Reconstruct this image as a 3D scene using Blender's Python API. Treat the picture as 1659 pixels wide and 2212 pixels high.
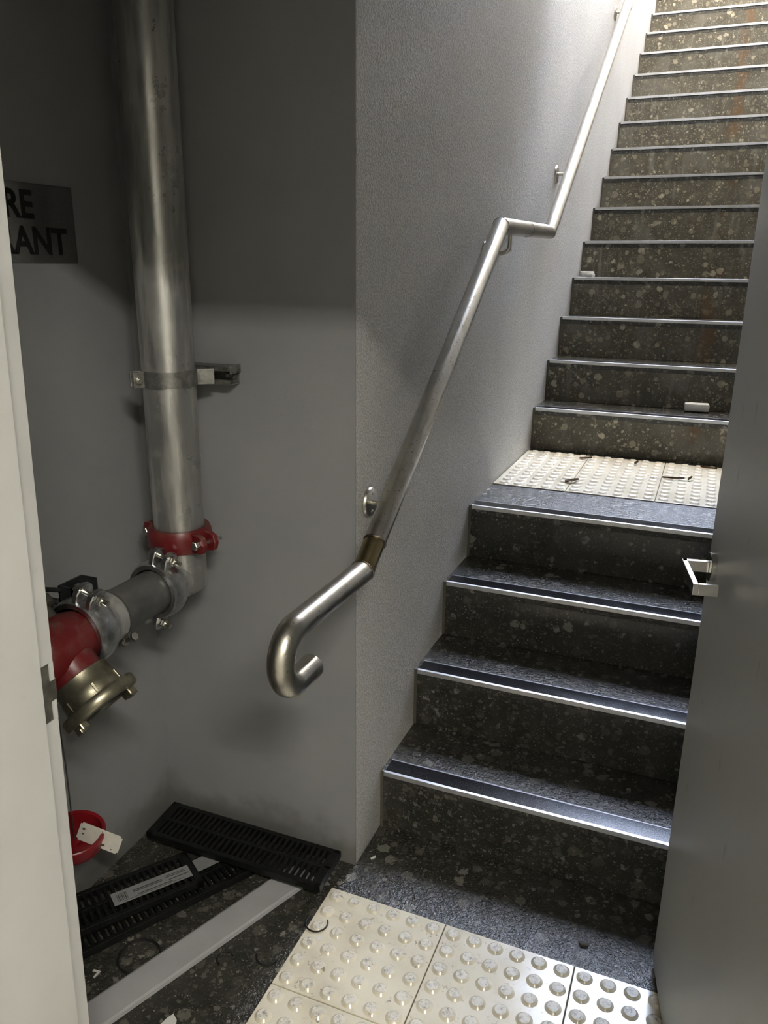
import bpy, bmesh, math, random
from mathutils import Vector, Matrix

sc = bpy.context.scene
for o in list(bpy.data.objects):
    bpy.data.objects.remove(o)
COL = sc.collection
random.seed(7)
V = Vector

# ------------------------------------------------------------------ camera
F_PX, IMG_W, IMG_H = 1701.3, 1659.0, 2212.0
cam_d = bpy.data.cameras.new('camera')
cam_d.sensor_fit = 'VERTICAL'
cam_d.sensor_height = 36.0
cam_d.sensor_width = 27.0
cam_d.lens = 36.0 * F_PX / IMG_H
cam_d.clip_start = 0.02
cam = bpy.data.objects.new('camera', cam_d)
COL.objects.link(cam)
yaw, pit, rol = [math.radians(a) for a in (-22.077, -17.207, 0.627)]
fw = V((math.sin(yaw) * math.cos(pit), math.cos(yaw) * math.cos(pit), math.sin(pit)))
rt = V((math.cos(yaw), -math.sin(yaw), 0))
up = rt.cross(fw)
r2 = rt * math.cos(rol) + up * math.sin(rol)
u2 = up * math.cos(rol) - rt * math.sin(rol)
M = Matrix((r2, u2, -fw)).transposed().to_4x4()
M.translation = V((0.6925, -1.5875, 1.4846))
cam.matrix_world = M
sc.camera = cam

# ------------------------------------------------------------------ light
SKY_STRENGTH = 7.2
CLOUD_SHIFT = (4.1, 1.2, 0.3)
world = bpy.data.worlds.new('sky')
sc.world = world
world.use_nodes = True
wn = world.node_tree.nodes
wn.clear()
sky = wn.new('ShaderNodeTexSky')
sky.sky_type = 'NISHITA'
sky.sun_elevation = math.radians(52)
sky.sun_rotation = math.radians(70)
sky.sun_disc = False
# broken cloud over blue, shifted so a blue gap shows in the nosing reflections
tc_ = wn.new('ShaderNodeTexCoord')
cl = wn.new('ShaderNodeTexNoise')
cl.inputs['Scale'].default_value = 2.6
cl.inputs['Detail'].default_value = 5
cr = wn.new('ShaderNodeValToRGB')
cr.color_ramp.elements[0].position = 0.33
cr.color_ramp.elements[1].position = 0.52
mx = wn.new('ShaderNodeMix')
mx.data_type = 'RGBA'
mx.inputs[7].default_value = (1.42, 1.25, 1.03, 1)
bg = wn.new('ShaderNodeBackground')
bg.inputs[1].default_value = SKY_STRENGTH
wo = wn.new('ShaderNodeOutputWorld')
wl = world.node_tree.links
mp = wn.new('ShaderNodeMapping')
mp.inputs['Location'].default_value = CLOUD_SHIFT
wl.new(tc_.outputs['Generated'], mp.inputs['Vector'])
wl.new(mp.outputs[0], cl.inputs['Vector'])
wl.new(cl.outputs[0], cr.inputs[0])
wl.new(cr.outputs[0], mx.inputs[0])
hs = wn.new('ShaderNodeHueSaturation')
hs.inputs['Saturation'].default_value = 0.85
hs.inputs['Value'].default_value = 0.8
wl.new(sky.outputs[0], hs.inputs['Color'])
wl.new(hs.outputs[0], mx.inputs[6])
wl.new(mx.outputs[2], bg.inputs[0])
wl.new(bg.outputs[0], wo.inputs[0])

def light(name, kind, loc, energy, color, **kw):
    ld = bpy.data.lights.new(name, kind)
    ld.energy = energy
    ld.color = color
    for k, v in kw.items():
        setattr(ld, k, v)
    lo = bpy.data.objects.new(name, ld)
    COL.objects.link(lo)
    lo.location = loc
    return lo

sun = light('sun', 'SUN', (3, 4, 8), 14.0, (1.0, 0.82, 0.60), angle=math.radians(8.0))
sun.rotation_euler = V((-0.80, -0.10, -1.0)).to_track_quat('-Z', 'Y').to_euler()
# a ceiling batten, with an unseen uplight added to fill the dark alcove
fill_up = light('corridor_fill_uplight', 'AREA', (1.48, -2.20, 2.62), 9.0, (1.0, 0.95, 0.86),
                shape='RECTANGLE', size=0.75, size_y=0.10)
fill_up.rotation_euler = (math.pi, 0, 0)
lamp = light('corridor_ceiling_lamp', 'AREA', (1.48, -2.20, 2.58), 22.0, (1.0, 0.955, 0.86),
             shape='RECTANGLE', size=0.75, size_y=0.10)
sc.view_settings.view_transform = 'Standard'
sc.view_settings.look = 'None'
sc.view_settings.exposure = 1.65
sc.view_settings.gamma = 1.0
sc.view_settings.use_curve_mapping = False
sc.cycles.use_denoising = True
sc.cycles.caustics_reflective = False
sc.cycles.caustics_refractive = False

# ------------------------------------------------------------------ node helpers
def mat_new(name):
    m = bpy.data.materials.new(name)
    m.use_nodes = True
    nt = m.node_tree
    nt.nodes.clear()
    out = nt.nodes.new('ShaderNodeOutputMaterial')
    b = nt.nodes.new('ShaderNodeBsdfPrincipled')
    nt.links.new(b.outputs[0], out.inputs[0])
    return m, nt, b

class N:
    """small node-graph writer working in world position (everything here stands still)"""
    def __init__(s, nt):
        s.nt = nt
        s.geo = nt.nodes.new('ShaderNodeNewGeometry')
        s.pos = s.geo.outputs['Position']
    def link(s, a, b):
        s.nt.links.new(a, b)
    def put(s, sock, v):
        if hasattr(v, 'is_linked'):
            s.link(v, sock)
        elif v is not None:
            if isinstance(v, (tuple, list)) and len(v) == 3 and sock.type == 'RGBA':
                v = (*v, 1)
            sock.default_value = v
    def noise(s, scale, detail=3, rough=0.55, vec=None, dist=0.0):
        n = s.nt.nodes.new('ShaderNodeTexNoise')
        s.link(vec or s.pos, n.inputs['Vector'])
        n.inputs['Scale'].default_value = scale
        n.inputs['Detail'].default_value = detail
        n.inputs['Roughness'].default_value = rough
        n.inputs['Distortion'].default_value = dist
        return n
    def voro(s, scale, vec=None, feature='F1', rnd=1.0):
        n = s.nt.nodes.new('ShaderNodeTexVoronoi')
        n.feature = feature
        s.link(vec or s.pos, n.inputs['Vector'])
        n.inputs['Scale'].default_value = scale
        n.inputs['Randomness'].default_value = rnd
        return n
    def math(s, op, a, b=None, clamp=False):
        n = s.nt.nodes.new('ShaderNodeMath')
        n.operation = op
        n.use_clamp = clamp
        s.put(n.inputs[0], a)
        if b is not None:
            s.put(n.inputs[1], b)
        return n.outputs[0]
    def vmath(s, op, a, b):
        n = s.nt.nodes.new('ShaderNodeVectorMath')
        n.operation = op
        s.put(n.inputs[0], a)
        s.put(n.inputs[1], b)
        return n.outputs[0]
    def ramp(s, fac, stops, interp='LINEAR'):
        n = s.nt.nodes.new('ShaderNodeValToRGB')
        n.color_ramp.interpolation = interp
        el = n.color_ramp.elements
        while len(el) < len(stops):
            el.new(0.5)
        for e, (p, c) in zip(el, stops):
            e.position = p
            e.color = (*c, 1) if not isinstance(c, (int, float)) else (c, c, c, 1)
        s.link(fac, n.inputs[0])
        return n.outputs[0]
    def mix(s, fac, a, b, blend='MIX'):
        n = s.nt.nodes.new('ShaderNodeMix')
        n.data_type = 'RGBA'
        n.blend_type = blend
        s.put(n.inputs[0], fac)
        s.put(n.inputs[6], a)
        s.put(n.inputs[7], b)
        return n.outputs[2]
    def sep(s, v):
        n = s.nt.nodes.new('ShaderNodeSeparateXYZ')
        s.link(v, n.inputs[0])
        return n.outputs
    def rng(s, v, a, b, c=0.0, d=1.0):
        n = s.nt.nodes.new('ShaderNodeMapRange')
        n.interpolation_type = 'SMOOTHSTEP'
        s.put(n.inputs[0], v)
        for i, x in enumerate((a, b, c, d)):
            n.inputs[i + 1].default_value = x
        return n.outputs[0]
    def bump(s, h, strength, dist, nrm=None):
        n = s.nt.nodes.new('ShaderNodeBump')
        n.inputs['Strength'].default_value = strength
        n.inputs['Distance'].default_value = dist
        s.link(h, n.inputs['Height'])
        if nrm is not None:
            s.link(nrm, n.inputs['Normal'])
        return n.outputs[0]

def setb(nt, b, color=None, rough=None, metal=None, normal=None, spec=None, coat=None, coat_rough=None):
    g = N.__new__(N)
    g.nt = nt
    for key, v in (('Base Color', color), ('Roughness', rough), ('Metallic', metal), ('Specular IOR Level', spec),
                   ('Coat Weight', coat), ('Coat Roughness', coat_rough)):
        if v is not None:
            g.put(b.inputs[key], v)
    if normal is not None:
        nt.links.new(normal, b.inputs['Normal'])

MATS = {}
def make(name):
    def deco(fn):
        m, nt, b = mat_new(name)
        fn(N(nt), nt, b)
        MATS[name] = m
        return fn
    return deco

@make('painted wall')
def _(g, nt, b):
    n = g.noise(3.0, 4)
    c = g.ramp(n.outputs[0], [(0.3, (0.245, 0.249, 0.256)), (0.7, (0.278, 0.280, 0.281))])
    f = g.noise(420, 2)
    # rising damp and grime with ragged edge near the skirting
    z = g.sep(g.pos)
    gr = g.math('MULTIPLY', g.rng(g.math('ADD', z[2], g.math('MULTIPLY', g.noise(9, 4).outputs[0], -0.25)), 0.02, -0.10), 0.55)
    c = g.mix(gr, c, (0.085, 0.08, 0.055))
    setb(nt, b, c, 0.55, normal=g.bump(f.outputs[0], 0.25, 0.0015), spec=0.3)

@make('stucco wall')
def _(g, nt, b):
    n = g.noise(2.2, 4)
    c = g.ramp(n.outputs[0], [(0.3, (0.53, 0.527, 0.50)), (0.7, (0.61, 0.605, 0.575))])
    f = g.noise(210, 3, 0.6)
    v = g.noise(95, 2, 0.5)
    c = g.mix(g.math('MULTIPLY', g.rng(f.outputs[0], 0.42, 0.60), 0.6), c, (0.25, 0.25, 0.235))
    h = g.math('ADD', f.outputs[0], g.math('MULTIPLY', v.outputs[0], 0.7))
    setb(nt, b, c, 0.6, normal=g.bump(h, 0.85, 0.0035), spec=0.35)

@make('white plaster')
def _(g, nt, b):
    n = g.noise(3, 3)
    setb(nt, b, g.ramp(n.outputs[0], [(0.3, (0.70, 0.685, 0.65)), (0.7, (0.76, 0.745, 0.71))]), 0.7)

def terrazzo(name, dry_lit):
    @make(name)
    def _(g, nt, b):
        wob = g.noise(75, 3, 0.65)
        vec = g.vmath('ADD', g.pos, g.vmath('MULTIPLY', wob.outputs['Color'], (0.020, 0.020, 0.015)))
        base = g.ramp(g.noise(14, 5, 0.65).outputs[0],
                      [(0.25, (0.022, 0.022, 0.018)), (0.5, (0.036, 0.035, 0.028)), (0.8, (0.055, 0.053, 0.041))])
        def chips(scale, thr, cols, seed):
            off = g.vmath('ADD', vec, (seed, seed * 1.7, seed * 0.3))
            v = g.voro(scale, off)
            pick = g.sep(v.outputs['Color'])
            size = g.math('MULTIPLY', pick[0], thr)
            m = g.math('SUBTRACT', size, v.outputs['Distance'])
            m = g.rng(m, -0.01, 0.09)
            return m, g.ramp(pick[1], cols)
        c = base
        pal = [(0.0, (0.030, 0.029, 0.024)), (0.35, (0.055, 0.053, 0.043)), (0.65, (0.095, 0.091, 0.075)), (0.88, (0.150, 0.144, 0.122)), (1.0, (0.25, 0.24, 0.21))]
        m, col = chips(31, 0.60, pal, 1.3)
        c = g.mix(g.math('MULTIPLY', m, 0.85), c, col)
        m, col = chips(70, 0.58, pal, 4.1)
        c = g.mix(g.math('MULTIPLY', m, 0.8), c, col)
        m, col = chips(190, 0.46, [(0.0, (0.065, 0.062, 0.052)), (0.7, (0.125, 0.12, 0.10)), (1.0, (0.36, 0.34, 0.30))], 7.7)
        c = g.mix(g.math('MULTIPLY', m, 0.75), c, col)
        z = g.sep(g.pos)
        if dry_lit:
            c = g.mix(1.0, c, (2.35, 2.2, 1.95), 'MULTIPLY')  # lighter and warmer: dry stone, with upper daylight brightness put into the colour
            # dried lime and silt film running down, with rust runs under one spot of every nosing
            st = g.nt.nodes.new('ShaderNodeMapping')
            st.inputs['Scale'].default_value = (34, 34, 3.0)
            g.link(g.pos, st.inputs['Vector'])
            runs = g.noise(1.0, 4, 0.6, vec=st.outputs[0])
            patch = g.noise(3.2, 3)
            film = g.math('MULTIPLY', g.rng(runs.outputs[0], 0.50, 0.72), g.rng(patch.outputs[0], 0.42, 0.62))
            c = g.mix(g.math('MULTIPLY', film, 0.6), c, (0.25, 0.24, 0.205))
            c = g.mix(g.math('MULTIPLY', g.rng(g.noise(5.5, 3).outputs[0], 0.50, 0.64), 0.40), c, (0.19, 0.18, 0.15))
            wx = g.math('ADD', z[0], g.math('MULTIPLY', g.noise(11, 3).outputs[0], 0.10))
            rust = g.math('SUBTRACT', 1.0, g.rng(g.math('ABSOLUTE', g.math('SUBTRACT', wx, 0.715)), 0.005, 0.05))
            rust = g.math('MULTIPLY', rust, g.rng(g.noise(4.1, 2).outputs[0], 0.40, 0.60))
            c = g.mix(g.math('MULTIPLY', rust, 0.65), c, (0.15, 0.075, 0.025))
            r = g.ramp(g.noise(9, 3).outputs[0], [(0.3, 0.30), (0.7, 0.55)])
            setb(nt, b, c, r, spec=0.45)
        else:
            r = g.ramp(g.noise(5, 2).outputs[0], [(0.3, 0.10), (0.7, 0.18)])
            h = g.noise(125, 3, 0.6)
            setb(nt, b, c, r, normal=g.bump(h.outputs[0], 0.85, 0.0040), spec=0.6)
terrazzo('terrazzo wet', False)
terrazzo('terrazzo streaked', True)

@make('terrazzo riser')
def _(g, nt, b):
    pass
MATS['terrazzo riser'] = MATS['terrazzo wet'].copy()
for n in MATS['terrazzo riser'].node_tree.nodes:
    if n.type == 'BUMP':
        n.inputs['Strength'].default_value = 0.08

@make('tactile ceramic')
def _(g, nt, b):
    n = g.noise(7, 4)
    c = g.ramp(n.outputs[0], [(0.3, (0.55, 0.50, 0.375)), (0.55, (0.68, 0.63, 0.49)), (0.8, (0.73, 0.685, 0.55))])
    d = g.noise(60, 4, 0.7)
    p = g.noise(5, 2)
    spk = g.math('MULTIPLY', g.rng(d.outputs[0], 0.58, 0.70), g.rng(p.outputs[0], 0.40, 0.6))
    c = g.mix(g.math('MULTIPLY', spk, 0.75), c, (0.14, 0.11, 0.075))
    r = g.ramp(g.noise(10, 3).outputs[0], [(0.3, 0.10), (0.7, 0.26)])
    setb(nt, b, c, r, normal=g.bump(g.noise(55, 3).outputs[0], 0.10, 0.002), spec=0.6)

@make('worn stud top')
def _(g, nt, b):
    d = g.noise(130, 5, 0.7)
    c = g.ramp(d.outputs[0], [(0.34, (0.24, 0.21, 0.155)), (0.42, (0.50, 0.465, 0.38)), (0.55, (0.66, 0.62, 0.51))])
    setb(nt, b, c, 0.45, normal=g.bump(d.outputs[0], 0.3, 0.001))

@make('brushed stainless')
def _(g, nt, b):
    n = g.noise(30, 3)
    setb(nt, b, g.ramp(n.outputs[0], [(0.3, (0.45, 0.43, 0.375)), (0.7, (0.54, 0.52, 0.46))]),
         g.ramp(g.noise(240, 2).outputs[0], [(0.3, 0.27), (0.7, 0.36)]), 1.0)

@make('heat tinted steel')
def _(g, nt, b):
    n = g.noise(40, 3)
    setb(nt, b, g.ramp(n.outputs[0], [(0.3, (0.33, 0.25, 0.13)), (0.7, (0.46, 0.38, 0.22))]), 0.26, 1.0)

@make('weld bead')
def _(g, nt, b):
    n = g.noise(150, 3)
    setb(nt, b, g.ramp(n.outputs[0], [(0.35, (0.10, 0.08, 0.06)), (0.7, (0.32, 0.27, 0.22))]), 0.4, 1.0, normal=g.bump(n.outputs[0], 0.5, 0.002))

@make('aluminium')
def _(g, nt, b):
    n = g.noise(25, 3)
    setb(nt, b, g.ramp(n.outputs[0], [(0.3, (0.52, 0.53, 0.54)), (0.7, (0.64, 0.65, 0.66))]), 0.42, 1.0)

@make('black grip')
def _(g, nt, b):
    n = g.noise(300, 3, 0.7)
    w = g.noise(26, 3)
    setb(nt, b, g.ramp(n.outputs[0], [(0.4, (0.006, 0.006, 0.008)), (0.68, (0.022, 0.022, 0.026)), (0.76, (0.12, 0.12, 0.12))]),
         g.ramp(w.outputs[0], [(0.3, 0.12), (0.7, 0.22)]), normal=g.bump(n.outputs[0], 0.25, 0.0012), spec=0.28)

@make('galvanised steel')
def _(g, nt, b):
    n = g.noise(9, 5, 0.65)
    st = g.nt.nodes.new('ShaderNodeMapping')
    st.inputs['Scale'].default_value = (26, 26, 3)
    g.link(g.pos, st.inputs['Vector'])
    s = g.noise(1.0, 4, 0.6, vec=st.outputs[0])
    c = g.mix(g.rng(s.outputs[0], 0.45, 0.62), (0.34, 0.34, 0.325), (0.56, 0.56, 0.53))
    c = g.mix(g.math('MULTIPLY', g.rng(n.outputs[0], 0.55, 0.66), 0.5), c, (0.60, 0.60, 0.56))
    setb(nt, b, c, g.ramp(n.outputs[0], [(0.35, 0.26), (0.7, 0.42)]), 0.7, normal=g.bump(g.noise(70, 3).outputs[0], 0.12, 0.002))

@make('dull painted pipe')
def _(g, nt, b):
    n = g.noise(11, 4, 0.6)
    c = g.ramp(n.outputs[0], [(0.35, (0.075, 0.078, 0.08)), (0.65, (0.15, 0.148, 0.135))])
    setb(nt, b, c, 0.42, 0.35)

@make('zinc casting')
def _(g, nt, b):
    n = g.noise(60, 4, 0.65)
    setb(nt, b, g.ramp(n.outputs[0], [(0.35, (0.42, 0.43, 0.44)), (0.7, (0.66, 0.67, 0.68))]), 0.30, 1.0, normal=g.bump(n.outputs[0], 0.35, 0.003))

@make('dusty red enamel')
def _(g, nt, b):
    n = g.noise(26, 5, 0.7)
    up_ = g.sep(g.geo.outputs['Normal'])
    dust = g.math('MULTIPLY', g.rng(n.outputs[0], 0.42, 0.66), g.rng(up_[2], -0.1, 0.8))
    c = g.mix(g.math('MULTIPLY', g.rng(n.outputs[0], 0.62, 0.72), 0.5), (0.135, 0.010, 0.012), (0.085, 0.018, 0.016))
    c = g.mix(g.math('MULTIPLY', dust, 0.55), c, (0.17, 0.11, 0.08))
    setb(nt, b, c, 0.35, normal=g.bump(n.outputs[0], 0.2, 0.003))

@make('red plastic')
def _(g, nt, b):
    n = g.noise(18, 3)
    setb(nt, b, g.ramp(n.outputs[0], [(0.3, (0.17, 0.006, 0.010)), (0.7, (0.23, 0.009, 0.014))]), 0.35)

@make('tarnished brass')
def _(g, nt, b):
    n = g.noise(30, 5, 0.65)
    setb(nt, b, g.ramp(n.outputs[0], [(0.3, (0.15, 0.135, 0.095)), (0.55, (0.30, 0.28, 0.20)), (0.8, (0.46, 0.44, 0.34))]),
         g.ramp(n.outputs[0], [(0.3, 0.5), (0.7, 0.28)]), 0.9, normal=g.bump(n.outputs[0], 0.15, 0.002))

@make('black plastic')
def _(g, nt, b):
    n = g.noise(55, 4)
    setb(nt, b, g.ramp(n.outputs[0], [(0.4, (0.004, 0.0045, 0.0045)), (0.75, (0.011, 0.0115, 0.011))]), 0.36, spec=0.35)

@make('black steel channel')
def _(g, nt, b):
    n = g.noise(40, 4)
    setb(nt, b, g.ramp(n.outputs[0], [(0.4, (0.02, 0.022, 0.024)), (0.75, (0.05, 0.052, 0.055))]), 0.4, 0.3)

@make('strut steel')
def _(g, nt, b):
    n = g.noise(45, 5, 0.7)
    setb(nt, b, g.ramp(n.outputs[0], [(0.35, (0.13, 0.13, 0.12)), (0.7, (0.36, 0.355, 0.33))]), 0.45, 0.7, normal=g.bump(n.outputs[0], 0.2, 0.002))

@make('frame enamel')
def _(g, nt, b):
    n = g.noise(5, 4)
    s = g.noise(60, 4, 0.7)
    c = g.ramp(n.outputs[0], [(0.3, (0.46, 0.465, 0.445)), (0.7, (0.53, 0.535, 0.515))])
    c = g.mix(g.math('MULTIPLY', g.rng(s.outputs[0], 0.64, 0.74), 0.35), c, (0.42, 0.40, 0.34))
    setb(nt, b, c, 0.38, normal=g.bump(s.outputs[0], 0.05, 0.002))

@make('door enamel')
def _(g, nt, b):
    n = g.noise(2.4, 4)
    s = g.noise(34, 4, 0.7)
    c = g.ramp(n.outputs[0], [(0.3, (0.45, 0.462, 0.46)), (0.7, (0.50, 0.51, 0.505))])
    st = g.nt.nodes.new('ShaderNodeMapping')
    st.inputs['Scale'].default_value = (60, 30, 9)
    g.link(g.pos, st.inputs['Vector'])
    k = g.noise(1.0, 2, 0.5, vec=st.outputs[0])
    c = g.mix(g.math('MULTIPLY', g.rng(k.outputs[0], 0.70, 0.76), 0.4), c, (0.16, 0.16, 0.15))
    setb(nt, b, c, 0.36, normal=g.bump(s.outputs[0], 0.04, 0.002), spec=0.5)

@make('strike steel')
def _(g, nt, b):
    n = g.noise(60, 4)
    setb(nt, b, g.ramp(n.outputs[0], [(0.35, (0.20, 0.19, 0.165)), (0.7, (0.38, 0.37, 0.33))]), 0.38, 0.85)

@make('polished chrome')
def _(g, nt, b):
    n = g.noise(80, 2)
    setb(nt, b, g.ramp(n.outputs[0], [(0.3, (0.60, 0.60, 0.59)), (0.7, (0.68, 0.68, 0.67))]), 0.16, 1.0)

@make('sign steel')
def _(g, nt, b):
    n = g.noise(200, 2)
    setb(nt, b, g.ramp(n.outputs[0], [(0.3, (0.40, 0.40, 0.41)), (0.7, (0.50, 0.50, 0.51))]), 0.26, 0.95)

def plain(name, col, rough, metal=0.0, var=0.85, scale=40):
    @make(name)
    def _(g, nt, b):
        n = g.noise(scale, 4)
        setb(nt, b, g.ramp(n.outputs[0], [(0.3, tuple(c * var for c in col)), (0.7, col)]), rough, metal)
plain('pale concrete', (0.50, 0.48, 0.43), 0.6)
plain('corridor paint', (0.74, 0.73, 0.69), 0.6, var=0.95)
plain('sign ink', (0.010, 0.010, 0.011), 0.4)
plain('hole shade', (0.008, 0.008, 0.008), 0.7)
plain('white profile', (0.41, 0.41, 0.415), 0.38, var=0.88, scale=14)
plain('label paper', (0.27, 0.275, 0.27), 0.5, var=0.8, scale=30)
plain('label ink', (0.05, 0.05, 0.05), 0.6)
plain('tag metal', (0.86, 0.84, 0.74), 0.30, 0.25, 0.85, 60)
plain('dirt fleck', (0.07, 0.06, 0.045), 0.7)
plain('rubber', (0.010, 0.010, 0.010), 0.45)
plain('white chip', (0.72, 0.72, 0.68), 0.5)
plain('wire steel', (0.06, 0.06, 0.055), 0.45, 0.5)
plain('dead leaf', (0.11, 0.06, 0.022), 0.7)
plain('joint sealant', (0.10, 0.09, 0.07), 0.5)
plain('grout', (0.10, 0.07, 0.045), 0.8)
plain('bolt zinc', (0.55, 0.54, 0.48), 0.32, 1.0)
plain('olive casting', (0.13, 0.13, 0.10), 0.5, 0.4)

# ------------------------------------------------------------------ object helpers
ORG = {}
def link_obj(name, data, parent):
    o = bpy.data.objects.new(name, data)
    COL.objects.link(o)
    if parent is not None:
        o.parent = parent
    return o

def tag(o, label=None, cat=None, group=None, kind=None):
    if label: o['label'] = label
    if cat: o['category'] = cat
    if group: o['group'] = group
    if kind: o['kind'] = kind
    return o

def thing(name, loc, label, cat, group=None, kind=None):
    e = bpy.data.objects.new(name, None)
    e.empty_display_size = 0.05
    COL.objects.link(e)
    e.location = loc
    ORG[e] = V(loc)
    return tag(e, label, cat, group, kind)

def obj(name, bm, mat, parent=None, smooth=False, label=None, origin=None):
    """link a bmesh written in world coordinates; a child's mesh is moved into its thing's frame"""
    org = ORG[parent] if parent is not None else (V(origin) if origin else V((0, 0, 0)))
    bmesh.ops.translate(bm, vec=-org, verts=bm.verts)
    bmesh.ops.recalc_face_normals(bm, faces=bm.faces)
    me = bpy.data.meshes.new(name)
    bm.to_mesh(me)
    bm.free()
    me.materials.append(MATS[mat])
    if smooth:
        for p in me.polygons:
            p.use_smooth = True
        if smooth != 'all':
            me.set_sharp_from_angle(angle=math.radians(38))
    o = link_obj(name, me, parent)
    if parent is None:
        o.location = org
    ORG[o] = org
    if label:
        o['label'] = label
    return o

def box(lo, hi, bevel=0.0, bm=None, seg=2):
    own = bmesh.new()
    bmesh.ops.create_cube(own, size=1.0)
    lo, hi = V(lo), V(hi)
    for v in own.verts:
        v.co = V([(lo[i] + hi[i]) / 2 + v.co[i] * (hi[i] - lo[i]) for i in range(3)])
    if bevel:
        bmesh.ops.bevel(own, geom=list(own.edges), offset=bevel, segments=seg, affect='EDGES', profile=0.5)
    return merge(bm, own)

def merge(bm, own):
    if bm is None:
        return own
    me = bpy.data.meshes.new('tmp')
    own.to_mesh(me)
    own.free()
    bm.from_mesh(me)
    bpy.data.meshes.remove(me)
    return bm

def obox(c, ax, ay, az, size, bevel=0.0, bm=None):
    """box centred at c with its own axes"""
    own = box([-s / 2 for s in size], [s / 2 for s in size], bevel)
    m = Matrix((V(ax).normalized(), V(ay).normalized(), V(az).normalized())).transposed()
    for v in own.verts:
        v.co = V(c) + m @ v.co
    return merge(bm, own)

def frame_of(d):
    d = V(d).normalized()
    a = V((0, 0, 1)) if abs(d.z) < 0.9 else V((1, 0, 0))
    x = a.cross(d).normalized()
    return x, d.cross(x).normalized(), d

def lathe(prof, org, axis, seg=32, bm=None, closed=True, squash=None):
    """profile of (radius, height) turned about an axis"""
    own = bmesh.new()
    x, y, d = frame_of(axis)
    rings = []
    for r, h in prof:
        ring = []
        for k in range(seg):
            a = 2 * math.pi * k / seg
            ring.append(own.verts.new(V(org) + d * h + (x * math.cos(a) + y * math.sin(a)) * max(r, 1e-5)))
        rings.append(ring)
    for a, b in zip(rings, rings[1:]):
        for k in range(seg):
            own.faces.new((a[k], a[(k + 1) % seg], b[(k + 1) % seg], b[k]))
    if closed:
        own.faces.new(rings[0][::-1])
        own.faces.new(rings[-1])
    bmesh.ops.remove_doubles(own, verts=own.verts, dist=1e-6)
    return merge(bm, own)

def sweep(pts, r, seg=20, bm=None, caps=True, up_hint=None):
    """round bar along a polyline with mitred joints"""
    own = bmesh.new()
    pts = [V(p) for p in pts]
    d0 = (pts[1] - pts[0]).normalized()
    x, y, _ = frame_of(d0)
    offs = [x * math.cos(2 * math.pi * k / seg) * r + y * math.sin(2 * math.pi * k / seg) * r for k in range(seg)]
    rings = []
    for i, p in enumerate(pts):
        if i == 0:
            rings.append([own.verts.new(p + o) for o in offs])
            continue
        din = (p - pts[i - 1]).normalized()
        if i == len(pts) - 1:
            rings.append([own.verts.new(p + o) for o in offs])
            break
        dout = (pts[i + 1] - p).normalized()
        t = (din + dout).normalized()
        rings.append([own.verts.new(p + o - din * (o.dot(t) / din.dot(t))) for o in offs])
        q = din.rotation_difference(dout)
        offs = [q @ o for o in offs]
    for a, b in zip(rings, rings[1:]):
        for k in range(seg):
            own.faces.new((a[k], a[(k + 1) % seg], b[(k + 1) % seg], b[k]))
    if caps:
        own.faces.new(rings[0][::-1])
        own.faces.new(rings[-1])
    return merge(bm, own)

def prism(poly, axis_vec, bm=None):
    """closed polygon (3D points) pushed along a vector"""
    own = bmesh.new()
    a = [own.verts.new(V(p)) for p in poly]
    b = [own.verts.new(V(p) + V(axis_vec)) for p in poly]
    own.faces.new(a[::-1])
    own.faces.new(b)
    n = len(poly)
    for k in range(n):
        own.faces.new((a[k], a[(k + 1) % n], b[(k + 1) % n], b[k]))
    return merge(bm, own)

def hexa(c, axis, r, h, bm=None):
    return lathe([(r * 0.92, 0), (r, h * 0.12), (r, h * 0.88), (r * 0.92, h)], c, axis, 6, bm)

def arc(c, r, a0, a1, n, ex, ey):
    return [V(c) + V(ex) * r * math.cos(a0 + (a1 - a0) * k / n) + V(ey) * r * math.sin(a0 + (a1 - a0) * k / n) for k in range(n + 1)]

# ------------------------------------------------------------------ the setting
XL, YB, XR = -0.578, -0.05, 1.16          # left wall, back wall of the alcove, right stair wall
YD0, YD1 = -1.15, -0.95                    # the wall with the doorway
H, G, Y1, LAND = 0.18108, 0.25513, 0.1113, 0.96794
NSTEP = 21
def ny(i):
    return Y1 + G * i if i < 4 else Y1 + 3 * G + LAND + G * (i - 4)
YTOP = ny(NSTEP - 1)
ZTOP = H * NSTEP

CEIL_Z, CEIL_Y = 2.62, 1.75
SHAFT_Z = 6.4

def struct(name, bm, mat, label, cat, smooth=False):
    return tag(obj(name, bm, mat, None, smooth), label, cat, None, 'structure')

floor = struct('floor', box((XL - 0.15, YD0, -0.08), (XR + 0.15, 0.13, 0.0)), 'terrazzo wet',
               'dark wet terrazzo floor at the foot of the stairs', 'floor')
struct('wall_left', box((XL - 0.15, YD1, 0), (XL, YB + 0.15, 3.0)), 'painted wall',
       'grey painted alcove wall carrying the engraved sign', 'wall')
struct('wall_back', box((XL, YB, 0), (0.0, YB + 0.12, 3.0)), 'painted wall',
       'smooth grey wall behind the tall galvanised pipe', 'wall')
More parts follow.
